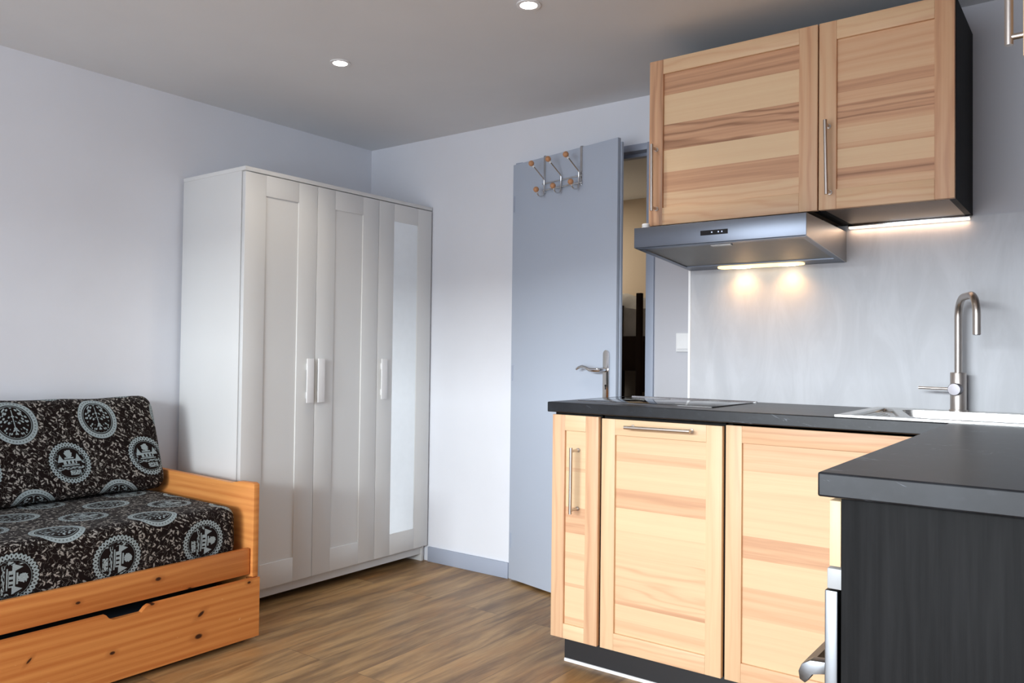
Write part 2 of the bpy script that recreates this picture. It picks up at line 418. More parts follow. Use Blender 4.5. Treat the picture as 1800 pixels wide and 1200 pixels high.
# ------------------------------------------------------------------ the room
H = 2.2794; YS = -0.2275; XR = 3.725; YF = -5.2; WX0, WX1 = 1.05, 3.55
struct(box('floor', (-0.7, YF - 0.1, -0.06), (XR + 0.1, 2.3, 0.0), M['floor']))
struct(box('ceiling', (-0.7, YF - 0.1, H), (XR + 0.1, 2.3, H + 0.08), M['ceiling']))
struct(box('wall_left', (-0.1, YF - 0.1, 0), (0.0, 0.1, H), M['white_wall']))
struct(box('wall_right', (XR, YF - 0.1, 0), (XR + 0.1, 0.1, H), M['grey_wall']))
DX0, DX1, DZ = 1.09, 1.776, 2.035                           # clear door opening
mb = MB(); mb.box((0, 0, 0), (1.05, 0.1, H)); mb.box((1.05, 0, 2.0640), (1.815, 0.1, H))
struct(mb.build('wall_back', M['white_wall']))
mb = MB(); mb.box((1.815, 0, 0), (2.09, 0.1, H)); mb.box((2.09, YS, 0), (XR, 0.1, H))
struct(mb.build('wall_kitchen', M['grey_wall']))
mb = MB(); mb.box((-0.1, YF - 0.1, 0), (WX0, YF, H)); mb.box((WX1, YF - 0.1, 0), (XR + 0.1, YF, H)); mb.box((WX0, YF - 0.1, 2.12), (WX1, YF, H)); mb.box((WX0, YF - 0.1, 0), (WX1, YF, 0.15))
struct(mb.build('wall_front', M['white_wall']))
mb = MB()
for x in (WX0, WX0 + (WX1-WX0)/2 - 0.03, WX1 - 0.06): mb.box((x, YF - 0.08, 0.15), (x + 0.06, YF - 0.02, 2.12))
mb.box((WX0, YF - 0.08, 0.15), (WX1, YF - 0.02, 0.21)); mb.box((WX0, YF - 0.08, 2.06), (WX1, YF - 0.02, 2.12))
struct(mb.build('window_1', M['window_white']))
# bedroom beyond the open door
struct(box('wall_bedroom_back', (-0.7, 2.1, 0), (2.7, 2.2, H), M['beige_wall']))
struct(box('wall_bedroom_left', (-0.7, 0.1, 0), (-0.6, 2.1, H), M['beige_wall']))
struct(box('wall_bedroom_right', (2.5, 0.1, 0), (2.6, 2.1, H), M['beige_wall']))
# splashback panel with its white edge bead
sp = struct(box('trim_splashback', (2.09, YS - 0.008, 0.90), (XR, YS, 1.583), M['splash']), 'pale grey splashback panel')
struct(box('trim_corner_bead', (2.083, YS - 0.011, 0.943), (2.0925, YS + 0.012, 1.583), M['white_edge']), 'bright white edge bead of the splashback')
struct(box('baseboard_back', (0.492, -0.013, 0), (1.03, 0, 0.078), M['bluegrey_trim'], bev=0.002))
struct(box('baseboard_left', (0, YF, 0), (0.012, -1.2, 0.078), M['bluegrey_trim'], bev=0.002))
# door frame
mb = MB()
mb.box((1.05, -0.012, 0), (DX0, 0.11, 2.067), 0.002); mb.box((DX1, -0.012, 0), (1.815, 0.11, 2.067), 0.002); mb.box((1.05, -0.0119, DZ), (1.815, 0.1101, 2.065), 0.002)
mb.box((DX1 - 0.014, 0.045, 0), (DX1, 0.08, DZ)); mb.box((DX0, 0.045, DZ - 0.014), (DX1, 0.08, DZ)); mb.box((DX0, 0.045, 0), (DX0 + 0.014, 0.08, DZ))
struct(mb.build('trim_doorframe', M['bluegrey_trim']), 'blue grey door frame')

# door leaf, swung a little into the room; local x runs from the hinge along the leaf, local y goes through it
TH = -0.2359
door = MB().box((0, 0, 0.013), (0.702, 0.020, 2.052), 0.002).box((0.006, 0.0201, 0.013), (0.706, 0.034, 2.036), 0.0015).build('door_1', M['bluegrey'], None, (0, 0, 0))
door.location = (1.053, -0.037, 0); door.rotation_euler = (0, 0, TH); struct(door, 'blue grey flush door standing slightly open')
for z0, z1 in ((1.815, 1.895), (0.985, 1.058), (0.166, 0.235)):
    MB().tube([(0.011, 0.0, z0), (0.011, 0.0, z1)], 0.005, 12).build('hinge', M['bluegrey_trim'], door, (0, 0, 0))
def rounded_plate(mb, cx, w_, z0, z1, y0, y1):
    pts = [(cx - w_/2, y0, z0), (cx + w_/2, y0, z0)]
    for k in range(9):
        a = math.pi * k / 8; pts.append((cx + w_/2*math.cos(a), y0, z1 - w_/2 + w_/2*math.sin(a)))
    mb.prism(pts, (0, y1 - y0, 0), bev=0.0015)
def lever_set(side):
    s = -1 if side == 0 else 1; y0 = 0.0 if side == 0 else 0.034
    mb = MB(); rounded_plate(mb, 0.650, 0.036, 0.905, 1.136, min(y0, y0 + s*0.008), max(y0, y0 + s*0.008))
    pl = mb.build('handle_plate', M['chrome'], door, (0, 0, 0))
    yy = y0 + s * 0.045
    MB().tube([(0.650, y0, 1.050), (0.650, y0 + s*0.03, 1.050), (0.648, yy, 1.050), (0.632, yy + s*0.006, 1.049), (0.60, yy + s*0.007, 1.049), (0.575, yy + s*0.006, 1.058), (0.545, yy, 1.063), (0.522, yy, 1.058), (0.508, yy, 1.050)],
              [0.010, 0.009, 0.010, 0.010, 0.0095, 0.0085, 0.0075, 0.0065, 0.005]).build('lever', M['chrome'], pl, (0, 0, 0))
    mb = MB(); mb.tube([(0.650, y0 + s*0.0065, 0.982), (0.650, y0 + s*0.009, 0.982)], 0.005, 12); mb.box((0.6475, y0 + s*0.0065, 0.966), (0.6525, y0 + s*0.009, 0.980))
    mb.build('keyhole', M['display'], pl, (0, 0, 0))
lever_set(0); lever_set(1)

# ------------------------------------------------------------------ over-door hook rack
def hook_rack():
    r = thing('hook_rack', 'chrome over-door hook rack with six wooden balls hanging on the blue grey door', 'hook rack', door.location, rotz=TH)
    O = (0, 0, 0)
    for x in (0.236, 0.482):
        mb = MB(); mb.box((x - 0.007, -0.003, 1.878), (x + 0.007, -0.0005, 2.0555)); mb.box((x - 0.007, -0.003, 2.0535), (x + 0.007, 0.023, 2.0555)); mb.box((x - 0.007, 0.0205, 2.040), (x + 0.007, 0.023, 2.0555))
        mb.build('strap', M['chrome'], r, O)
    for z in (1.922, 1.890): MB().tube([(0.225, -0.006, z), (0.492, -0.006, z)], 0.0033, 10).build('rail', M['chrome'], r, O)
    for x in (0.243, 0.359, 0.476):
        # one bent wire: arm slanting out and up, straight run down the rails, curled lower hook
        pts = [(x - 0.003, -0.080, 1.996), (x, -0.018, 1.946), (x, -0.011, 1.936), (x, -0.0115, 1.890)]
        for k in range(1, 9):
            a = math.pi * k / 8; pts.append((x, -0.0115 - 0.0225*(1 - math.cos(a)), 1.880 - 0.024*math.sin(a)))
        hk = MB().tube(pts, 0.0034, 10).build('hook', M['chrome'], r, O)
        MB().tube([(x - 0.0035, -0.082, 1.9975), (x - 0.003, -0.074, 1.991)], 0.006, 12).build('ferrule', M['white_plastic'], hk, O)
        MB().ball((x - 0.005, -0.089, 2.005), 0.0135).build('wooden_ball', M['ball'], hk, O)
        MB().ball((x, -0.062, 1.886), 0.0135).build('wooden_ball', M['ball'], hk, O)
hook_rack()

# ------------------------------------------------------------------ light switch on the strip of grey wall
sw = thing('light_switch', 'white light switch on the grey wall beside the splashback edge', 'light switch', (1.965, 0, 1.17))
box('switch_plate', (1.923, -0.010, 1.132), (2.008, 0, 1.213), M['white_plastic'], sw, 0.002)
mb = MB(); mb.prism([(1.932, -0.010, 1.145), (1.932, -0.010, 1.205), (1.932, -0.014, 1.205), (1.932, -0.018, 1.145)], (0.067, 0, 0)); mb.build('rocker', M['white_plastic'], sw)

# ------------------------------------------------------------------ wardrobe
def wardrobe():
    y0, y1, Z, xf = -1.1801, -0.0115, 1.900, 0.489
    x0 = 0.0195; W3 = (y1 - y0) / 3
    t = thing('wardrobe', 'tall white three-door wardrobe with one mirror door against the left wall', 'wardrobe', (0.25, (y0 + y1)/2, 0))
    wf = M['white_foil']
    for ya, yb in ((y0, y0 + 0.016), (y1 - 0.016, y1)):
        mb = MB(); mb.box((x0, ya, 0), (0.462, yb, Z - 0.018), 0.001); mb.build('side_panel', wf, t)
    box('top_panel', (x0, y0 - 0.001, Z - 0.018), (xf, y1 + 0.001, Z), wf, t, 0.0015)
    box('bottom_panel', (x0, y0 + 0.016, 0.085), (0.46, y1 - 0.016, 0.101), wf, t)
    box('back_panel', (x0, y0 + 0.016, 0.05), (x0 + 0.004, y1 - 0.016, Z - 0.018), wf, t)
    box('plinth', (0.440, y0 + 0.016, 0.038), (0.456, y1 - 0.016, 0.085), wf, t)
    for i in range(3):
        a = y0 + i*W3 + 0.0015; b = y0 + (i+1)*W3 - 0.0015; zb, zt = 0.085, Z - 0.0225
        pa, pb, pz0, pz1 = a + 0.105, b - 0.105, 0.190, 1.787
        d = MB(); xb = 0.468
        d.box((xb, a, zb), (xf, pa, zt), 0.0012); d.box((xb, pb, zb), (xf, b, zt), 0.0012)
        d.box((xb, pa, pz1), (xf - 0.0001, pb, zt), 0.0008); d.box((xb, pa, zb), (xf - 0.0001, pb, pz0), 0.0008)
        if i < 2: d.box((xb + 0.001, pa - 0.005, pz0 - 0.005), (xf - 0.006, pb + 0.005, pz1 + 0.005))
        dr = d.build('door', wf, t)
        if i == 2:
            box('mirror', (xb + 0.001, pa - 0.004, pz0 - 0.004), (xf - 0.003, pb + 0.004, pz1 + 0.004), M['mirror'], dr)['label'] = 'narrow mirror in the third wardrobe door'
        hy = (-0.830, -0.766, -0.365)[i]
        mb = MB(); mb.box((xf + 0.012, hy - 0.019, 0.880), (xf + 0.019, hy + 0.019, 1.082), 0.0015)
        mb.box((xf, hy - 0.010, 0.90), (xf + 0.0125, hy + 0.010, 0.93)); mb.box((xf, hy - 0.010, 1.03), (xf + 0.0125, hy + 0.010, 1.06))
        mb.build('handle', M['white_plastic'], dr)
wardrobe()

# ------------------------------------------------------------------ daybed with its two cushions
def daybed():
    t = thing('daybed', 'orange pine daybed with a pull-out drawer beside the white wardrobe', 'daybed', (0.4, -2.3, 0))
    ye0, ye1 = -1.326, -1.300; yn = -3.30
    mb = MB()
    prof = [(0.004, 0.0), (0.750, 0.0), (0.750, 0.246), (0.792, 0.246), (0.792, 0.600), (0.778, 0.606), (0.690, 0.603), (0.672, 0.596), (0.645, 0.592), (0.02, 0.601), (0.004, 0.598)]
    mb.prism([(x, ye0, z) for x, z in prof], (0, ye1 - ye0, 0), bev=0.003, tone=(0.0, 0.3, 0)); mb.build('end_board', M['pine_x'], t)
    mb = MB(); mb.prism([(x, yn - 0.026, z) for x, z in prof], (0, 0.026, 0), bev=0.003, tone=(0.0, 0.8, 0)); mb.build('end_board', M['pine_x'], t)
    box('front_rail', (0.758, yn, 0.257), (0.780, -1.330, 0.356), M['pine_y'], t, 0.003, tone=(0.35, 0.1, 0))
    box('back_rail', (0.006, yn, 0.257), (0.028, -1.328, 0.356), M['pine_y'], t, 0.003, tone=(0.35, 0.6, 0))
    box('slat_base', (0.03, yn + 0.002, 0.30), (0.757, -1.332, 0.325), M['pine_y'], t)
    # drawer front with a trapezoid finger notch in its top edge
    top = 0.2435; a, b = -1.888, -1.742
    pts = [(yn, 0.020), (-1.297, 0.020), (-1.297, top), (b, top), (b - 0.012, top - 0.006), (b - 0.026, top - 0.020), (a + 0.024, top - 0.020), (a + 0.010, top - 0.013), (a, top), (yn, top)]
    mb = MB(); mb.prism([(0.779, y, z) for y, z in pts], (0.020, 0, 0), tone=(0.3, 0.0, 0)); dr = mb.build('drawer', M['pine_drawer'], t)
    mb = MB(); mb.box((0.06, yn + 0.03, 0.05), (0.779, -1.335, 0.07)); mb.build('drawer_bottom', M['pine_y'], dr)
    box('drawer_mattress', (0.10, yn + 0.05, 0.07), (0.768, -1.36, 0.20), M['felt'], dr, 0.02)
    for yw in (-3.1, -1.5):
        MB().tube([(0.70, yw, 0.025), (0.73, yw, 0.025)], 0.025, 16).build('castor', M['black_gap'], dr)
daybed()

def cushion(name, mat, prof_box, y0, y1, R, uvf, place, label):
    """rounded box swept along y. prof_box: (a0,a1,b0,b1) extents of the section; place(a,b,y) -> room point"""
    a0, a1, b0, b1 = prof_box; n = 7
    def section(inset):
        r = max(R - inset, 0.002); pts = []
        A0, A1, B0, B1 = a0 + inset, a1 - inset, b0 + inset, b1 - inset
        for cx, cy, s in ((A0 + r, B0 + r, math.pi), (A1 - r, B0 + r, 1.5*math.pi), (A1 - r, B1 - r, 0), (A0 + r, B1 - r, 0.5*math.pi)):
            for k in range(n): 
                an = s + 0.5*math.pi*k/(n-1); pts.append((cx + r*math.cos(an), cy + r*math.sin(an)))
            
        # split the long straight runs so the faces can bulge
        out = []
        for i, p in enumerate(pts):
            q = pts[(i+1) % len(pts)]; out.append(p); L = math.hypot(q[0]-p[0], q[1]-p[1]); kk = int(L / 0.05)
            for j in range(1, kk): out.append((p[0] + (q[0]-p[0])*j/kk, p[1] + (q[1]-p[1])*j/kk))
        return out
    base = section(0.0); N = len(base)
    arc = [0.0]
    for i in range(N): arc.append(arc[-1] + math.hypot(base[(i+1) % N][0]-base[i][0], base[(i+1) % N][1]-base[i][1]))
    st = []
    for k in range(n): an = 0.5*math.pi*k/(n-1); st.append((y0 + R - R*math.cos(an), R - R*math.sin(an)))
    m_ = int((y1 - y0) / 0.05)
    for k in range(1, m_): st.append((y0 + R + (y1 - y0 - 2*R)*k/m_, 0.0))
    for k in range(n): an = 0.5*math.pi*k/(n-1); st.append((y1 - R + R*math.sin(an), R - R*math.cos(an)))
    mb = MB(); bm = mb.bm; uvl = bm.loops.layers.uv.new('UVMap'); rings = []
    def wob(a, b, y):
        ca, cb = (a0+a1)/2, (b0+b1)/2
        k = 1.0 + 0.012*math.sin(y*9.0 + a*7) + 0.010*math.sin(y*21.0 + b*17) ; return ca + (a-ca)*k, cb + (b-cb)*k
    for (y, ins) in st:
        sec = [(a0 + ins + (p[0]-a0)*(a1-a0-2*ins)/(a1-a0), b0 + ins + (p[1]-b0)*(b1-b0-2*ins)/(b1-b0)) for p in base]
        rings.append([bm.verts.new(place(*wob(p[0], p[1], y), y)) for p in sec])
    fs = []
    for i in range(len(st)-1):
        for k in range(N):
            k2 = (k+1) % N
            f = bm.faces.new((rings[i][k], rings[i+1][k], rings[i+1][k2], rings[i][k2])); fs.append(f)
            for l, (ii, ar) in zip(f.loops, ((i, arc[k]), (i+1, arc[k]), (i+1, arc[k+1]), (i, arc[k+1]))):
                l[uvl].uv = uvf(st[ii][0], ar)
    for ring, y in ((rings[0][::1], y0), (rings[-1][::-1], y1)):
        f = bm.faces.new(ring); fs.append(f)
        for l, k in zip(f.loops, (range(N) if y == y0 else range(N-1, -1, -1))):
            l[uvl].uv = ((base[k][1]) / 0.3235 + 0.3, (base[k][0]) / 0.33 + 0.25)
    bmesh.ops.recalc_face_normals(bm, faces=fs)
    mb._fin(fs, True)
    o = mb.build(name, mat, None, (0, 0, 0)); return tag(o, label, 'cushion')

# section coords of the seat cushion: a = x, b = z; the arc starts at the lower left, runs along the bottom, up the front, back over the top
def seat():
    a0, a1, b0, b1, R = 0.055, 0.752, 0.326, 0.520, 0.040
    q = 0.5*math.pi*R
    arcH = (a1 - a0 - 2*R) + 2*q + (0.408 - (b0 + R))         # arc length at the pagoda row (z = .408) on the front
    uvf = lambda y, ar: ((y + 1.833) / 0.3235, (ar - arcH) / 0.33)
    cushion('seat_cushion', M['seat_fabric'], (a0, a1, b0, b1), -3.27, -1.362, R, uvf, lambda a, b, y: (a, y, b), 'long brown seat cushion printed with pale medallions, lying flat on the pine daybed')
def backc():
    a0, a1, b0, b1, R = 0.0, 0.145, 0.0, 0.385, 0.045
    q = 0.5*math.pi*R
    arcH = (a1 - a0 - 2*R) + 2*q + (0.137 - (b0 + R))
    def place(a, b, y):
        x = 0.078 + a - b*0.16; z = 0.527 + b + (a - 0.07)*0.10
        return (x, y - 0.12*b*max(0.0, min(1.0, (y + 1.8)/0.4)), z)
    def uvf(y, ar):
        dz = ar - arcH
        return ((y + 1.734 + 0.21*dz) / 0.3235, dz / 0.33)
    cushion('back_cushion', M['back_fabric'], (a0, a1, b0, b1), -2.52, -1.336, R, uvf, place, 'upright brown back cushion with pale medallions, leaning on the white wall')
seat(); backc()

# ------------------------------------------------------------------ kitchen fronts
ASH = [M['ash_x'], M['ash_z'], M['ash_y']]
def bar_handle(parent, p0, p1, face, axis, r=0.006, off=None):
    """bar between p0 and p1 (room points), two studs to the face coordinate along axis"""
    mb = MB(); p0 = Vector(p0); p1 = Vector(p1); d = (p1 - p0).normalized()
    mb.tube([p0, p1], r, 16)
    for p in (p0 + d*0.012, p1 - d*0.012):
        q = p.copy(); q[axis] = face; mb.tube([p, q], 0.0048, 12)
        e = q.copy(); e[axis] = face + (p[axis] - face)*0.06; mb.tube([q, e], 0.0075, 12)
    return mb.build('handle', M['nickel'], parent)

def ash_door(parent, x0, x1, z0, z1, yf, px0, px1, pz0, pz1, staves, tones, name='door'):
    """framed front facing -y: face at yf, 20 mm thick; staves: list of (top z, tone, figure)"""
    tl, tr, tt, tb = tones; yb = yf + 0.020
    mb = MB(); s = random.random
    mb.box((x0, yf, z0), (px0, yb, z1), 0.0012, 1, (tl, s(), 0.6)); mb.box((px1, yf, z0), (x1, yb, z1), 0.0012, 1, (tr, s(), 0.6))
    mb.box((px0, yf + 0.0002, pz1), (px1, yb, z1), 0.001, 0, (tt, s(), 0.7)); mb.box((px0, yf + 0.0002, z0), (px1, yb, pz0), 0.001, 0, (tb, s(), 0.9))
    d = mb.build(name, ASH, parent)
    mb = MB(); zt = pz1 + 0.004
    edges = [z for z, _, _ in staves[1:]] + [pz0 - 0.004]
    for (z, tone, fig), zb in zip(staves, edges):
        mb.box((px0 - 0.004, yf + 0.0105, zb), (px1 + 0.004, yb - 0.002, zt), 0, 0, (tone, s(), fig)); zt = zb
    mb.build('panel', ASH, d)
    return d

# wall cabinets above the hood
YU = -0.5988; ZB, ZT = 1.583, 2.1825
def wall_cabinet(label, x0, x1, loc, body_mats):
    t = thing('wall_cabinet', label, 'wall cabinet', loc)
    mb = MB(); yb = YS - 0.001; yf = YU + 0.022; k = 0.018
    mb.box((x0, yf, ZB), (x0 + k, yb, ZT)); mb.box((x1 - k, yf, ZB), (x1, yb, ZT)); mb.box((x0 + k, yf, ZT - k), (x1 - k, yb, ZT)); mb.box((x0 + k, yb - 0.006, ZB + k), (x1 - k, yb, ZT - k))
    mb.box((x0 + k, yf, ZB), (x1 - k, yb, ZB + k), 0, 1)
    mb.build('cabinet_body', body_mats, t); return t
t = wall_cabinet('ash-fronted wall cabinet directly above the steel cooker hood', 2.090, 2.6865, (2.388, -0.40, ZB), [M['black_wood'], M['under_wood']])
d = ash_door(t, 2.0895, 2.6860, ZB, ZT, YU, 2.143, 2.627, 1.645, 2.130,
    [(2.13, 0.62, 0.35), (2.053, 0.10, 0.1), (1.946, 0.66, 1.0), (1.853, 0.06, 0.1), (1.774, 0.55, 0.3), (1.700, 0.27, 0.8)], (0.62, 0.42, 0.26, 0.28))
bar_handle(d, (2.1215, YU - 0.040, 1.631), (2.1195, YU - 0.040, 1.870), YU, 1)
t = wall_cabinet('ash-fronted wall cabinet over the lit splashback, next to the hood cabinet', 2.6885, 3.0760, (2.88, -0.40, ZB), [M['black_wood'], M['under_wood']])
d = ash_door(t, 2.6905, 3.0750, ZB, ZT, YU, 2.744, 3.022, 1.645, 2.122,
    [(2.12, 0.34, 0.5), (1.988, 0.62, 0.3), (1.952, 0.36, 0.4), (1.915, 0.58, 1.0), (1.868, 0.42, 0.3), (1.838, 0.20, 0.3), (1.790, 0.45, 0.5), (1.772, 0.12, 0.2), (1.712, 0.66, 0.6), (1.672, 0.32, 0.5)], (0.34, 0.46, 0.24, 0.26))
bar_handle(d, (2.7255, YU - 0.040, 1.624), (2.7205, YU - 0.040, 1.859), YU, 1)

# warm LED bar under the second wall cabinet
t = thing('led_light_bar', 'lit LED light bar under the wall cabinet, along the top of the splashback', 'light bar', (2.88, -0.245, 1.575))
box('housing', (2.694, -0.258, 1.5755), (3.072, -0.238, 1.5825), M['chrome'], t, 0.001)
box('diffuser', (2.696, -0.256, 1.5690), (3.070, -0.239, 1.5755), M['led'], t, 0.001)
l = area_light('led_glow', (2.883, -0.2475, 1.567), (0, 0, 0), 0.37, 0.012, P_LED, (1.0, 0.62, 0.38)); 

# ------------------------------------------------------------------ cooker hood
def hood():
    x0, x1 = 2.088, 2.684; yf, yb = -0.702, YS - 0.009; zt = 1.5615; zf = 1.492; zk = 1.453
    t = thing('cooker_hood', 'brushed steel cooker hood with warm lamps under the first wall cabinet', 'cooker hood', ((x0+x1)/2, -0.45, zk))
    mb = MB()
    mb.prism([(x0, yf, zf), (x0, yf, zt), (x0, yb, zt), (x0, yb, zk), (x0, yf + 0.012, zf - 0.002)], (0.004, 0, 0), 0)
    mb.prism([(x1 - 0.004, yf, zf), (x1 - 0.004, yf, zt), (x1 - 0.004, yb, zt), (x1 - 0.004, yb, zk), (x1 - 0.004, yf + 0.012, zf - 0.002)], (0.004, 0, 0), 1)
    mb.box((x0 + 0.004, yf, zt - 0.003), (x1 - 0.004, yb, zt), 0, 1)
    mb.box((x0 + 0.15, -0.42, zt), (x1 - 0.03, yb, ZB - 0.0005), 0, 2)
    mb.build('hood_body', [M['steel_y'], M['steel_y'], M['black_gap']], t)
    f = MB().box((x0, yf - 0.003, zf), (x1, yf, zt), 0.001).build('front_panel', M['steel'], t)
    mb = MB(); mb.box((2.337, yf - 0.0042, 1.516), (2.432, yf - 0.0029, 1.532), 0); dp = mb.build('control_display', M['display'], f)
    for x in (2.375, 2.398, 2.41): box('indicator', (x, yf - 0.0046, 1.5225), (x + 0.004, yf - 0.0041, 1.5265), M['icon'], dp)
    # sloping underside: rim frame, filter, lens at the back
    def zz(y): return (zf - 0.002) + (zk - (zf - 0.002)) * (y - (yf + 0.012)) / (yb - (yf + 0.012))
    def slab(mb, xa, xb, ya, yb_, up, th, mi=0):
        pts = [(xa, ya, zz(ya) + up), (xb, ya, zz(ya) + up), (xb, yb_, zz(yb_) + up), (xa, yb_, zz(yb_) + up)]
        mb.prism(pts, (0, 0, th), mi)
    mb = MB(); e = 0.022
    slab(mb, x0 + 0.004, x1 - 0.004, yf + 0.012, yf + 0.036, 0, 0.006); slab(mb, x0 + 0.004, x1 - 0.004, yb - 0.075, yb, 0, 0.006)
    slab(mb, x0 + 0.004, x0 + e, yf + 0.036, yb - 0.075, 0, 0.006); slab(mb, x1 - e, x1 - 0.004, yf + 0.036, yb - 0.075, 0, 0.006)
    mb.build('bottom_frame', M['steel'], t)
    mb = MB(); slab(mb, x0 + e, x1 - e, yf + 0.036, yb - 0.075, 0.004, 0.006); fl = mb.build('grease_filter', M['filter'], t)
    mb = MB(); slab(mb, 2.355, 2.425, yf + 0.040, yf + 0.058, -0.002, 0.0055); mb.build('filter_latch', M['steel_y'], fl)
    mb = MB(); xa, xb = 2.222, 2.549; y0 = yb - 0.062; y1 = yb - 0.012
    pts = []
    for k in range(24):
        a = 2*math.pi*k/24; cx = (xa + 0.025) if math.cos(a) < 0 else (xb - 0.025)
        x = cx + 0.025*math.cos(a); y = (y0+y1)/2 + 0.025*math.sin(a); pts.append((x, y, zz(y) - 0.004))
    mb.prism(pts, (0, 0, 0.0055)); ln = mb.build('lamp_lens', M['warm_lens'], t)
    for x in (2.315, 2.492):
        yc = (y0+y1)/2
        b = MB(); 
        pts = [(x + 0.036*math.cos(2*math.pi*k/20), yc + 0.018*math.sin(2*math.pi*k/20), zz(yc) - 0.006 - 0.0016*math.sin(2*math.pi*k/20)) for k in range(20)]
        b.prism(pts, (0, 0, 0.0025)); b.build('bulb', M['bulb'], ln)
        l = bpy.data.lights.new('hood_bulb_light', 'SPOT'); l.energy = P_HOOD; l.color = (1.0, 0.52, 0.18); l.spot_size = math.radians(150); l.spot_blend = 0.9; l.shadow_soft_size = 0.02
        o = bpy.data.objects.new('hood_bulb_light', l); COL.objects.link(o); o.location = (x, yc, zz(yc) - 0.012)
    cap = MB().lathe((2.108, -0.655, zt), (0, 0, 1), [(0.014, 0), (0.015, 0.004), (0.015, 0.009), (0.0125, 0.0105), (0.0125, 0.012), (0.014, 0.0135), (0.014, 0.019), (0.012, 0.021)], 20).build('plastic_cap', M['white_plastic'])
    tag(cap, 'small white plastic cap standing on the near corner of the hood', 'cap')
hood()

# ------------------------------------------------------------------ base units
YD = -0.7942; BZ0, BZ1 = 0.1025, 0.8985; WT = 0.943; WTH = 0.0362
def base_body(parent, x0, x1, yf, panels=True):
    mb = MB(); k = 0.016; yb = YS - 0.012
    mb.box((x0, yf, 0.10), (x0 + k, yb, WT - WTH)); mb.box((x1 - k, yf, 0.10), (x1, yb, WT - WTH)); mb.box((x0 + k, yf, 0.10), (x1 - k, yb, 0.116)); mb.box((x0 + k, yb - 0.006, 0.116), (x1 - k, yb, WT - WTH)); 
    if panels: mb.box((x0 + k, yf, WT - WTH - 0.016), (x1 - k, yf + 0.09, WT - WTH))
    return mb.build('cabinet_body', M['black_wood'], parent)
t = thing('base_cabinet', 'narrow pull-out base cabinet with upright bar handle, at the free end of the worktop', 'base cabinet', (1.91, -0.5, 0))
base_body(t, 1.812, 2.0070, YD + 0.021)
d = ash_door(t, 1.8115, 2.0030, BZ0 + 0.001, BZ1 - 0.001, YD, 1.864, 1.951, 0.155, 0.842,
    [(0.842, 0.12, 0.2), (0.795, 0.10, 0.2), (0.710, 0.42, 0.3), (0.697, 0.08, 0.1), (0.570, 0.50, 0.5), (0.478, 0.10, 0.2), (0.410, 0.30, 0.3), (0.385, 0.10, 0.2), (0.300, 0.34, 0.2), (0.288, 0.08, 0.2), (0.180, 0.36, 0.2)], (0.40, 0.38, 0.06, 0.06))
bar_handle(d, (1.9155, YD - 0.040, 0.556), (1.9165, YD - 0.040, 0.787), YD + 0.0075, 1)
t = thing('dishwasher', 'dishwasher behind an ash front with a horizontal bar handle at its top', 'dishwasher', (2.24, -0.5, 0))
base_body(t, 2.0085, 2.4520, YD + 0.035)
d = ash_door(t, 2.0085, 2.4480, BZ0 - 0.003, BZ1 - 0.006, YD + 0.014, 2.061, 2.394, 0.158, 0.838,
    [(0.838, 0.22, 0.3), (0.780, 0.34, 0.4), (0.748, 0.14, 0.2), (0.654, 0.50, 0.4), (0.588, 0.05, 0.1), (0.512, 0.16, 0.2), (0.430, 0.22, 1.0), (0.272, 0.48, 0.2), (0.258, 0.14, 0.2), (0.205, 0.26, 0.4)], (0.14, 0.12, 0.14, 0.26))
bar_handle(d, (2.118, YD - 0.026, 0.870), (2.356, YD - 0.026, 0.872), YD + 0.014, 1)
t = thing('base_cabinet', 'wide corner base cabinet with an ash door under the sink, right of the dishwasher', 'base cabinet', (2.75, -0.5, 0))
base_body(t, 2.4535, 3.085, YD + 0.051, False)
d = ash_door(t, 2.4535, 3.0600, BZ0 - 0.008, BZ1 - 0.003, YD + 0.030, 2.506, 3.007, 0.156, 0.842,
    [(0.844, 0.32, 0.4), (0.755, 0.13, 0.3), (0.552, 0.48, 0.5), (0.482, 0.11, 0.2), (0.392, 0.34, 0.3), (0.296, 0.14, 0.2)], (0.18, 0.14, 0.38, 0.30))
k = box('kickboard', (1.835, -0.735, 0.012), (3.085, -0.719, 0.100), M['black_gap'])
tag(k, 'black kickboard along the floor under the base cabinets', 'kickboard')
s_ = box('seal', (1.835, -0.739, 0.0), (3.085, -0.717, 0.012), M['white_plastic'], k, 0.002); s_['label'] = 'pale sealing strip at the floor'

# oven housing at the near end of the run along the right wall
YP = -1.968; XO = 3.116
t = thing('oven_cabinet', 'black-brown oven housing cabinet whose end panel faces the room', 'base cabinet', (3.42, -1.66, 0))
box('end_panel', (XO, YP, 0.0), (XR - 0.002, YP + 0.018, WT - WTH), M['black_wood'], t, 0.001)
mb = MB(); mb.box((XO + 0.004, YP + 0.018, 0.10), (XR - 0.002, YP + 0.034, WT - WTH)); mb.box((XO + 0.004, -1.384, 0.10), (XR - 0.002, -1.368, WT - WTH)); mb.box((XO + 0.004, YP + 0.034, 0.10), (XR - 0.002, -1.384, 0.116)); mb.box((XR - 0.01, YP + 0.034, 0.116), (XR - 0.002, -1.384, WT - WTH)); mb.box((XO + 0.004, YP + 0.034, 0.790), (XR - 0.01, -1.384, 0.803))
mb.build('cabinet_body', M['black_wood'], t)
dr = box('drawer', (3.099, YP + 0.0005, 0.800), (3.1155, -1.370, 0.898), M['ash_y'], t, 0.001, tone=(0.1, 0.6, 0.5)); dr['label'] = 'thin ash drawer front above the oven'
t2 = thing('base_cabinet', 'base cabinet between oven and sink, hidden from the room by the worktop', 'base cabinet', (3.42, -1.07, 0))
mb = MB(); mb.box((XO + 0.004, -1.365, 0.10), (XR - 0.002, -0.79, WT - WTH)); mb.build('cabinet_body', M['black_wood'], t2)
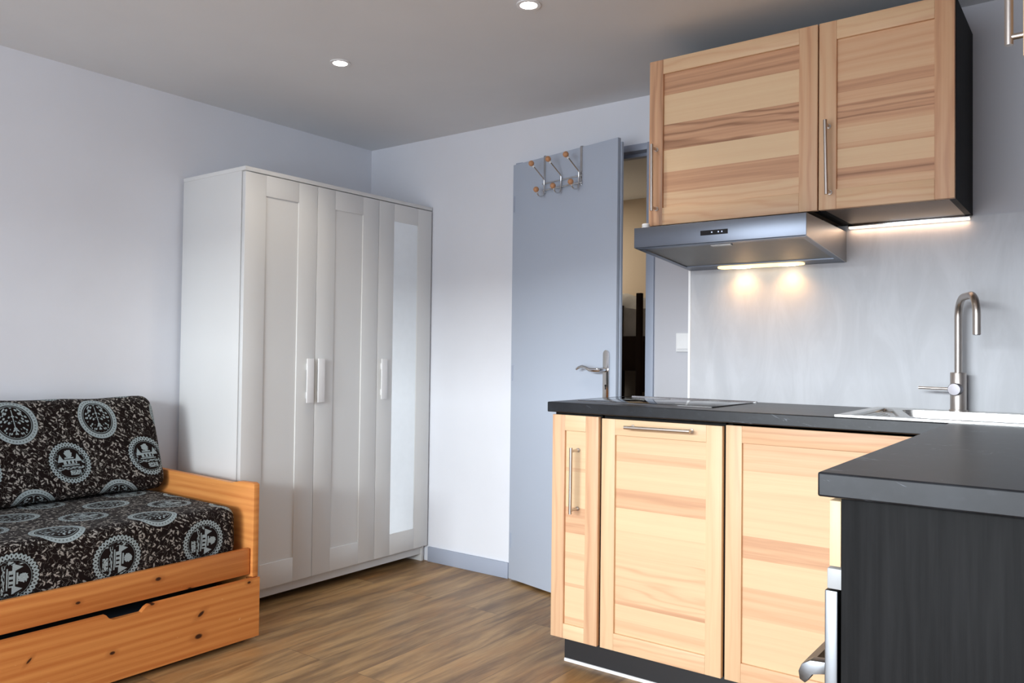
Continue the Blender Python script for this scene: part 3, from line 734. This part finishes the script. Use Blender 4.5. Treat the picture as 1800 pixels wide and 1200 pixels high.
box('door', (3.097, -1.363, BZ0), (3.119, -0.82, BZ1), M['ash_y'], t2, 0.001, tone=(0.15, 0.2, 0.4))
ov = thing('oven', 'built-in steel oven under the thin drawer, its front seen edge-on', 'oven', (3.42, -1.66, 0.12))
box('oven_body', (3.121, YP + 0.036, 0.118), (3.70, -1.386, 0.788), M['black_gap'], ov)
box('control_panel', (3.0955, YP + 0.001, 0.7655), (3.1205, -1.386, 0.7965), M['oven_panel'], ov, 0.002)
od = box('oven_door', (3.0915, YP + 0.003, 0.170), (3.1105, -1.386, 0.7625), M['oven_steel'], ov, 0.002)
box('oven_glass', (3.0895, YP + 0.07, 0.230), (3.0916, -1.456, 0.560), M['glass_black'], od, 0.0008)
mb = MB()
yy0, yy1 = YP + 0.012, -1.40
pts = [(3.0915, 0.650), (3.068, 0.648), (3.055, 0.640), (3.050, 0.628), (3.052, 0.616), (3.060, 0.612), (3.066, 0.618), (3.070, 0.628), (3.0915, 0.632)]
for a, b in ((yy0, yy0 + 0.022), (yy1 - 0.022, yy1)): mb.prism([(x, a, z) for x, z in pts], (0, b - a, 0), bev=0.001)
mb.prism([(x, yy0 + 0.022, z) for x, z in [(3.072, 0.648), (3.055, 0.640), (3.050, 0.628), (3.052, 0.616), (3.060, 0.612), (3.066, 0.620), (3.070, 0.632)]], (0, yy1 - yy0 - 0.044, 0))
mb.build('oven_handle', M['oven_steel'], od)
k = box('kickboard', (3.165, YP + 0.020, 0.0), (3.181, -0.74, 0.100), M['black_gap']); tag(k, 'black kickboard under the oven cabinet, behind the end panel', 'kickboard')

# ------------------------------------------------------------------ worktop (one L-shaped slab with the sink cut-out)
def slab_cells(name, xs, ys, keep, z0, z1, mat, bev=0.003):
    mb = MB(); bm = mb.bm; V_ = {}
    def v(i, j, k):
        if (i, j, k) not in V_: V_[(i, j, k)] = bm.verts.new((xs[i], ys[j], (z0, z1)[k]))
        return V_[(i, j, k)]
    nx, ny = len(xs)-1, len(ys)-1; K = lambda i, j: 0 <= i < nx and 0 <= j < ny and keep((xs[i]+xs[i+1])/2, (ys[j]+ys[j+1])/2)
    for i in range(nx):
        for j in range(ny):
            if not K(i, j): continue
            bm.faces.new((v(i,j,1), v(i+1,j,1), v(i+1,j+1,1), v(i,j+1,1))); bm.faces.new((v(i,j+1,0), v(i+1,j+1,0), v(i+1,j,0), v(i,j,0)))
            if not K(i-1, j): bm.faces.new((v(i,j,0), v(i,j,1), v(i,j+1,1), v(i,j+1,0)))
            if not K(i+1, j): bm.faces.new((v(i+1,j+1,0), v(i+1,j+1,1), v(i+1,j,1), v(i+1,j,0)))
            if not K(i, j-1): bm.faces.new((v(i+1,j,0), v(i+1,j,1), v(i,j,1), v(i,j,0)))
            if not K(i, j+1): bm.faces.new((v(i,j+1,0), v(i,j+1,1), v(i+1,j+1,1), v(i+1,j+1,0)))
    bmesh.ops.recalc_face_normals(bm, faces=bm.faces[:]); mb._fin(bm.faces[:])
    o = mb.build(name, mat)
    if bev:
        md = o.modifiers.new('edge', 'BEVEL'); md.width = bev; md.segments = 2; md.limit_method = 'ANGLE'; md.angle_limit = math.radians(30)
    return o
XP, YW, YPN, XW = 3.0896, -0.8085, -1.9975, 1.7967
SX0, SX1, SY0, SY1 = 2.800, 3.60, -0.752, -0.290             # sink cut-out
wt = slab_cells('worktop', [XW, SX0, XP, SX1, XR - 0.001], [YPN, YW, SY0, SY1, YS - 0.009],
    lambda x, y: (x > XP or y > YW) and not (SX0 < x < SX1 and SY0 < y < SY1), WT - WTH, WT, M['slate'])
tag(wt, 'dark slate-look L-shaped kitchen worktop with scuffed edges', 'worktop')

# ceramic hob at the free end
hb = thing('ceramic_hob', 'black glass ceramic hob set flat in the worktop', 'hob', (2.12, -0.495, WT))
MB().box((1.862, -0.705, WT), (2.380, -0.286, WT + 0.0045), 0.001).build('glass_plate', M['glass_black'], hb)
for a, b in (((1.860, -0.2865, WT), (2.382, -0.2825, WT + 0.006)), ((1.860, -0.709, WT), (2.382, -0.705, WT + 0.003))):
    box('edge_strip', a, b, M['chrome'], hb)
for x, y, r in ((1.99, -0.59, 0.075), (2.25, -0.59, 0.09), (1.99, -0.40, 0.09), (2.25, -0.40, 0.075)):
    mb = MB()
    for k in range(40):
        a0_, a1_ = 2*math.pi*k/40, 2*math.pi*(k+1)/40
        mb.prism([(x + rr*math.cos(a), y + rr*math.sin(a), WT + 0.0043) for rr, a in ((r, a0_), (r, a1_), (r - 0.002, a1_), (r - 0.002, a0_))], (0, 0, 0.0004))
    mb.build('cooking_zone', M['filter'], hb)

# ------------------------------------------------------------------ stainless sink with drainer
def sink():
    t = thing('kitchen_sink', 'stainless steel inset sink with drainer in the worktop corner', 'sink', (3.2, -0.52, WT))
    x0, x1, y0, y1, zt = 2.788, 3.615, -0.774, -0.2565, WT + 0.0045
    mb = MB(); bm = mb.bm
    # deck: outer rim, drainer hollow on the left with a slanting border, bowl on the right
    dz = zt - 0.012; bz = zt - 0.165
    out = [(x0, y0), (x1, y0), (x1, y1), (x0, y1)]
    bowl = [(2.985, -0.725), (3.56, -0.725), (3.56, -0.355), (2.885, -0.355)]
    drain = [(2.822, -0.745), (2.955, -0.725), (2.862, -0.355), (2.822, -0.300)]
    def rounded(poly, r=0.03, n=5):
        res = []
        for i, p in enumerate(poly):
            p = Vector(p); a = Vector(poly[i-1]); b = Vector(poly[(i+1) % len(poly)])
            u = (a - p).normalized(); w_ = (b - p).normalized(); rr = min(r, (a-p).length*0.4, (b-p).length*0.4)
            for k in range(n+1):
                s = k/n; res.append(tuple((p + u*rr)*(1-s)**2 + p*2*s*(1-s) + (p + w_*rr)*s*s))
        return res
    from mathutils.geometry import tessellate_polygon, delaunay_2d_cdt
    rb, rd = rounded(bowl, 0.05), rounded(drain, 0.02)
    loops = [out, rb, rd]; pts = [Vector(p) for L in loops for p in L]; edges = []; n = 0
    for L in loops:
        edges += [(n + i, n + (i+1) % len(L)) for i in range(len(L))]; n += len(L)
    vs, es, fs, *_ = delaunay_2d_cdt(pts, edges, [], 1, 1e-6)
    def inside(q, L):
        c = False
        for i in range(len(L)):
            (xa, ya), (xb, yb) = L[i], L[(i+1) % len(L)]
            if (ya > q[1]) != (yb > q[1]) and q[0] < (xb-xa)*(q[1]-ya)/(yb-ya) + xa: c = not c
        return c
    bv = [bm.verts.new((v[0], v[1], zt)) for v in vs]; top = []
    for f in fs:
        c = sum((vs[i] for i in f), Vector((0, 0)))/len(f)
        if inside(c, rb) or inside(c, rd): continue
        top.append(bm.faces.new([bv[i] for i in f]))
    bot = [bm.verts.new((p[0], p[1], WT)) for p in out]; tp = [bm.verts.new((p[0], p[1], zt)) for p in out]
    for i in range(4): top.append(bm.faces.new((bot[i], bot[(i+1) % 4], tp[(i+1) % 4], tp[i])))
    mb._fin(top); dk = mb.build('sink_deck', M['sink'], t)
    def basin(name, L, depth, shrink, parent):
        mb = MB(); bm = mb.bm; c = sum((Vector(p) for p in L), Vector((0, 0)))/len(L); rings = []; fl = []
        for s, z in ((1.0, zt), (1 - shrink*0.3, zt - depth*0.15), (1 - shrink*0.6, zt - depth*0.9), (1 - shrink*1.6, zt - depth)):
            rings.append([bm.verts.new((c[0] + (p[0]-c[0])*s, c[1] + (p[1]-c[1])*s, z)) for p in L])
        for i in range(3):
            for k in range(len(L)): fl.append(bm.faces.new((rings[i][k], rings[i][(k+1) % len(L)], rings[i+1][(k+1) % len(L)], rings[i+1][k])))
        fl.append(bm.faces.new(rings[-1])); bmesh.ops.recalc_face_normals(bm, faces=fl)
        for f in fl: f.normal_flip()
        mb._fin(fl, True); return mb.build(name, M['sink'], parent)
    bw = basin('bowl', rb, 0.165, 0.06, t); dn = basin('drainer', rd, 0.012, 0.08, t)
    MB().lathe((3.25, -0.54, zt - 0.1652), (0, 0, 1), [(0.045, 0), (0.045, 0.002), (0.036, 0.003), (0.03, 0.001)], 24).build('drain_strainer', M['chrome'], bw)
    for k in range(4):
        x = 2.836 + k*0.018; ya = -0.715; ye = -0.715 + (0.33 - k*0.055)
        MB().tube([(x, ya, zt - 0.011), (x, ye, zt - 0.010)], 0.003, 8).build('drainer_rib', M['sink'], dn)
sink()

# ------------------------------------------------------------------ tap
def tap():
    t = thing('kitchen_tap', 'brushed nickel swan-neck kitchen tap behind the sink', 'tap', (3.044, -0.300, WT + 0.0045))
    z0 = WT + 0.0045; c = Vector((3.044, -0.300))
    MB().lathe((c[0], c[1], z0), (0, 0, 1), [(0.0265, 0), (0.0265, 0.004), (0.0235, 0.005), (0.0235, 0.121), (0.0225, 0.1235), (0.012, 0.124)], 28).build('tap_body', M['nickel'], t)
    a = math.radians(68); d = Vector((math.cos(a), -math.sin(a)))
    R = 0.062; L = 0.195; pts = [(c[0], c[1], z0 + 0.120), (c[0], c[1], 1.10), (c[0], c[1], 1.18), (c[0], c[1], 1.310 - R)]
    for k in range(1, 11):
        g = 0.5*math.pi*k/10; o = R*(1 - math.cos(g)); pts.append((c[0] + d[0]*o, c[1] + d[1]*o, 1.310 - R + R*math.sin(g)))
    for k in range(0, 11):
        g = 0.5*math.pi*k/10; o = L - R + R*math.sin(g) ; pts.append((c[0] + d[0]*o, c[1] + d[1]*o, 1.310 - R + R*math.cos(g)))
    pts.append((c[0] + d[0]*L, c[1] + d[1]*L, 1.188))
    MB().tube(pts, 0.0112, 20).build('spout', M['nickel'], t)
    e = (c[0] + d[0]*L, c[1] + d[1]*L, 1.1885)
    MB().tube([e, (e[0], e[1], 1.1865)], 0.009, 16).build('aerator', M['display'], t)
    ax = Vector((-0.12, -0.99, 0)).normalized(); p0 = Vector((c[0], c[1], 1.018))
    kn = MB().lathe(p0 + ax*0.018, ax, [(0.0195, 0), (0.0195, 0.028), (0.018, 0.0305), (0.0, 0.031)], 28).build('valve_knob', M['satin'], t)
    q = p0 + ax*0.034
    MB().tube([q + Vector((-0.014, 0, 0.001)), q + Vector((-0.106, 0.004, 0.002))], 0.0042, 12).build('lever', M['nickel'], kn)
tap()

# ------------------------------------------------------------------ wall cabinet on the right wall, only its near corner in view
t = thing('wall_cabinet', 'wall cabinet on the right wall, only its corner and bar handle in view', 'wall cabinet', (3.53, -1.2, ZB))
xf = 3.334
mb = MB(); mb.box((xf + 0.021, -1.790, ZB), (XR - 0.001, -0.66, ZT), 0.001); mb.build('cabinet_body', M['black_wood'], t)
for a, b in ((-1.792, -1.228), (-1.225, -0.662)):
    d = box('door', (xf, a, ZB - 0.006), (xf + 0.020, b, ZT), M['ash_y'], t, 0.0012, tone=(0.3, random.random(), 0.5))
    if a < -1.5: bar_handle(d, (xf - 0.0205, -1.770, 1.604), (xf - 0.0205, -1.770, 1.850), xf, 0)

# ------------------------------------------------------------------ ceiling spots
def spot(x, y, label):
    t = thing('ceiling_spotlight', label, 'ceiling light', (x, y, H), 'recessed ceiling spots')
    mb = MB(); n = 28; z = H - 0.004
    for k in range(n):
        a, b = 2*math.pi*k/n, 2*math.pi*(k+1)/n
        mb.prism([(x + r*math.cos(g), y + r*math.sin(g), z) for r, g in ((0.041, a), (0.041, b), (0.029, b), (0.029, a))], (0, 0, 0.004))
    mb.build('trim_ring', M['white_plastic'], t)
    MB().lathe((x, y, H - 0.0035), (0, 0, 1), [(0.0292, 0), (0.0292, 0.003)], 28).build('lens', M['lamp'], t)
    l = bpy.data.lights.new('ceiling_spot_light', 'SPOT'); l.energy = P_SPOT; l.color = (1.0, 0.90, 0.76); l.spot_size = math.radians(120); l.spot_blend = 0.7; l.shadow_soft_size = 0.03
    o = bpy.data.objects.new('ceiling_spot_light', l); COL.objects.link(o); o.location = (x, y, H - 0.012)
spot(0.944, -1.066, 'lit recessed ceiling spot above the wardrobe, nearer the left wall')
spot(1.881, -1.070, 'lit recessed ceiling spot cut by the top edge, nearer the kitchen cabinets')

# ------------------------------------------------------------------ bunk bed glimpsed through the open door
t = thing('bunk_bed', 'dark wooden bunk bed seen through the gap of the open door', 'bunk bed', (0.6, 1.5, 0))
for x, y, w_, z in ((1.217, 0.950, 0.033, 1.478), (0.905, 1.258, 0.050, 1.430), (-0.45, 1.258, 0.050, 1.430), (-0.45, 2.02, 0.050, 1.478), (1.200, 2.02, 0.050, 1.478)):
    box('post', (x, y, 0), (x + w_, y + w_ * 0.9, z), M['bunk'], t, 0.003)
box('upper_rail', (-0.42, 1.235, 1.02), (1.19, 1.262, 1.235), M['bunk'], t, 0.003)
box('upper_end_board', (1.195, 1.02, 0.90), (1.225, 2.03, 1.20), M['bunk'], t, 0.003)
box('upper_deck', (-0.42, 1.27, 1.10), (1.19, 2.06, 1.13), M['bunk'], t)
box('dark_filler_board', (-0.42, 1.16, 0.05), (1.19, 1.19, 0.75), M['bunk'], t, 0.003)  # added board that keeps the space below the upper bunk dark
box('lower_deck', (-0.42, 1.19, 0.40), (1.19, 2.06, 0.43), M['bunk'], t)
mb = MB(); rr = random.Random(3)
n, m_ = 30, 16; bm = mb.bm; g = []
for i in range(n+1):
    row = []
    for j in range(m_+1):
        x = -0.40 + 1.57*i/n; y = 1.275 + 0.77*j/m_
        edge = min(i, n-i, 1.5*j, 1.5*(m_-j)); z = 1.50 - 0.09*math.exp(-edge*0.9) + 0.014*math.sin(x*23 + y*9) + 0.010*rr.uniform(-1, 1)
        row.append(bm.verts.new((x, y, z)))
    g.append(row)
fs = [bm.faces.new((g[i][j], g[i+1][j], g[i+1][j+1], g[i][j+1])) for i in range(n) for j in range(m_)]
ext = bmesh.ops.extrude_edge_only(bm, edges=[e for e in bm.edges if len(e.link_faces) == 1])
for v in [q for q in ext['geom'] if isinstance(q, bmesh.types.BMVert)]: v.co.z = 1.131
mb._fin(bm.faces[:], True); o = mb.build('duvet', M['sheet']); tag(o, 'crumpled white duvet on the upper bunk beyond the door', 'duvet')
l = bpy.data.lights.new('bedroom_lamp', 'AREA'); l.shape = 'DISK'; l.size = 0.3; l.energy = P_BED; l.color = (1.0, 0.88, 0.72)
o = bpy.data.objects.new('bedroom_lamp', l); COL.objects.link(o); o.location = (0.2, 1.4, H - 0.02)
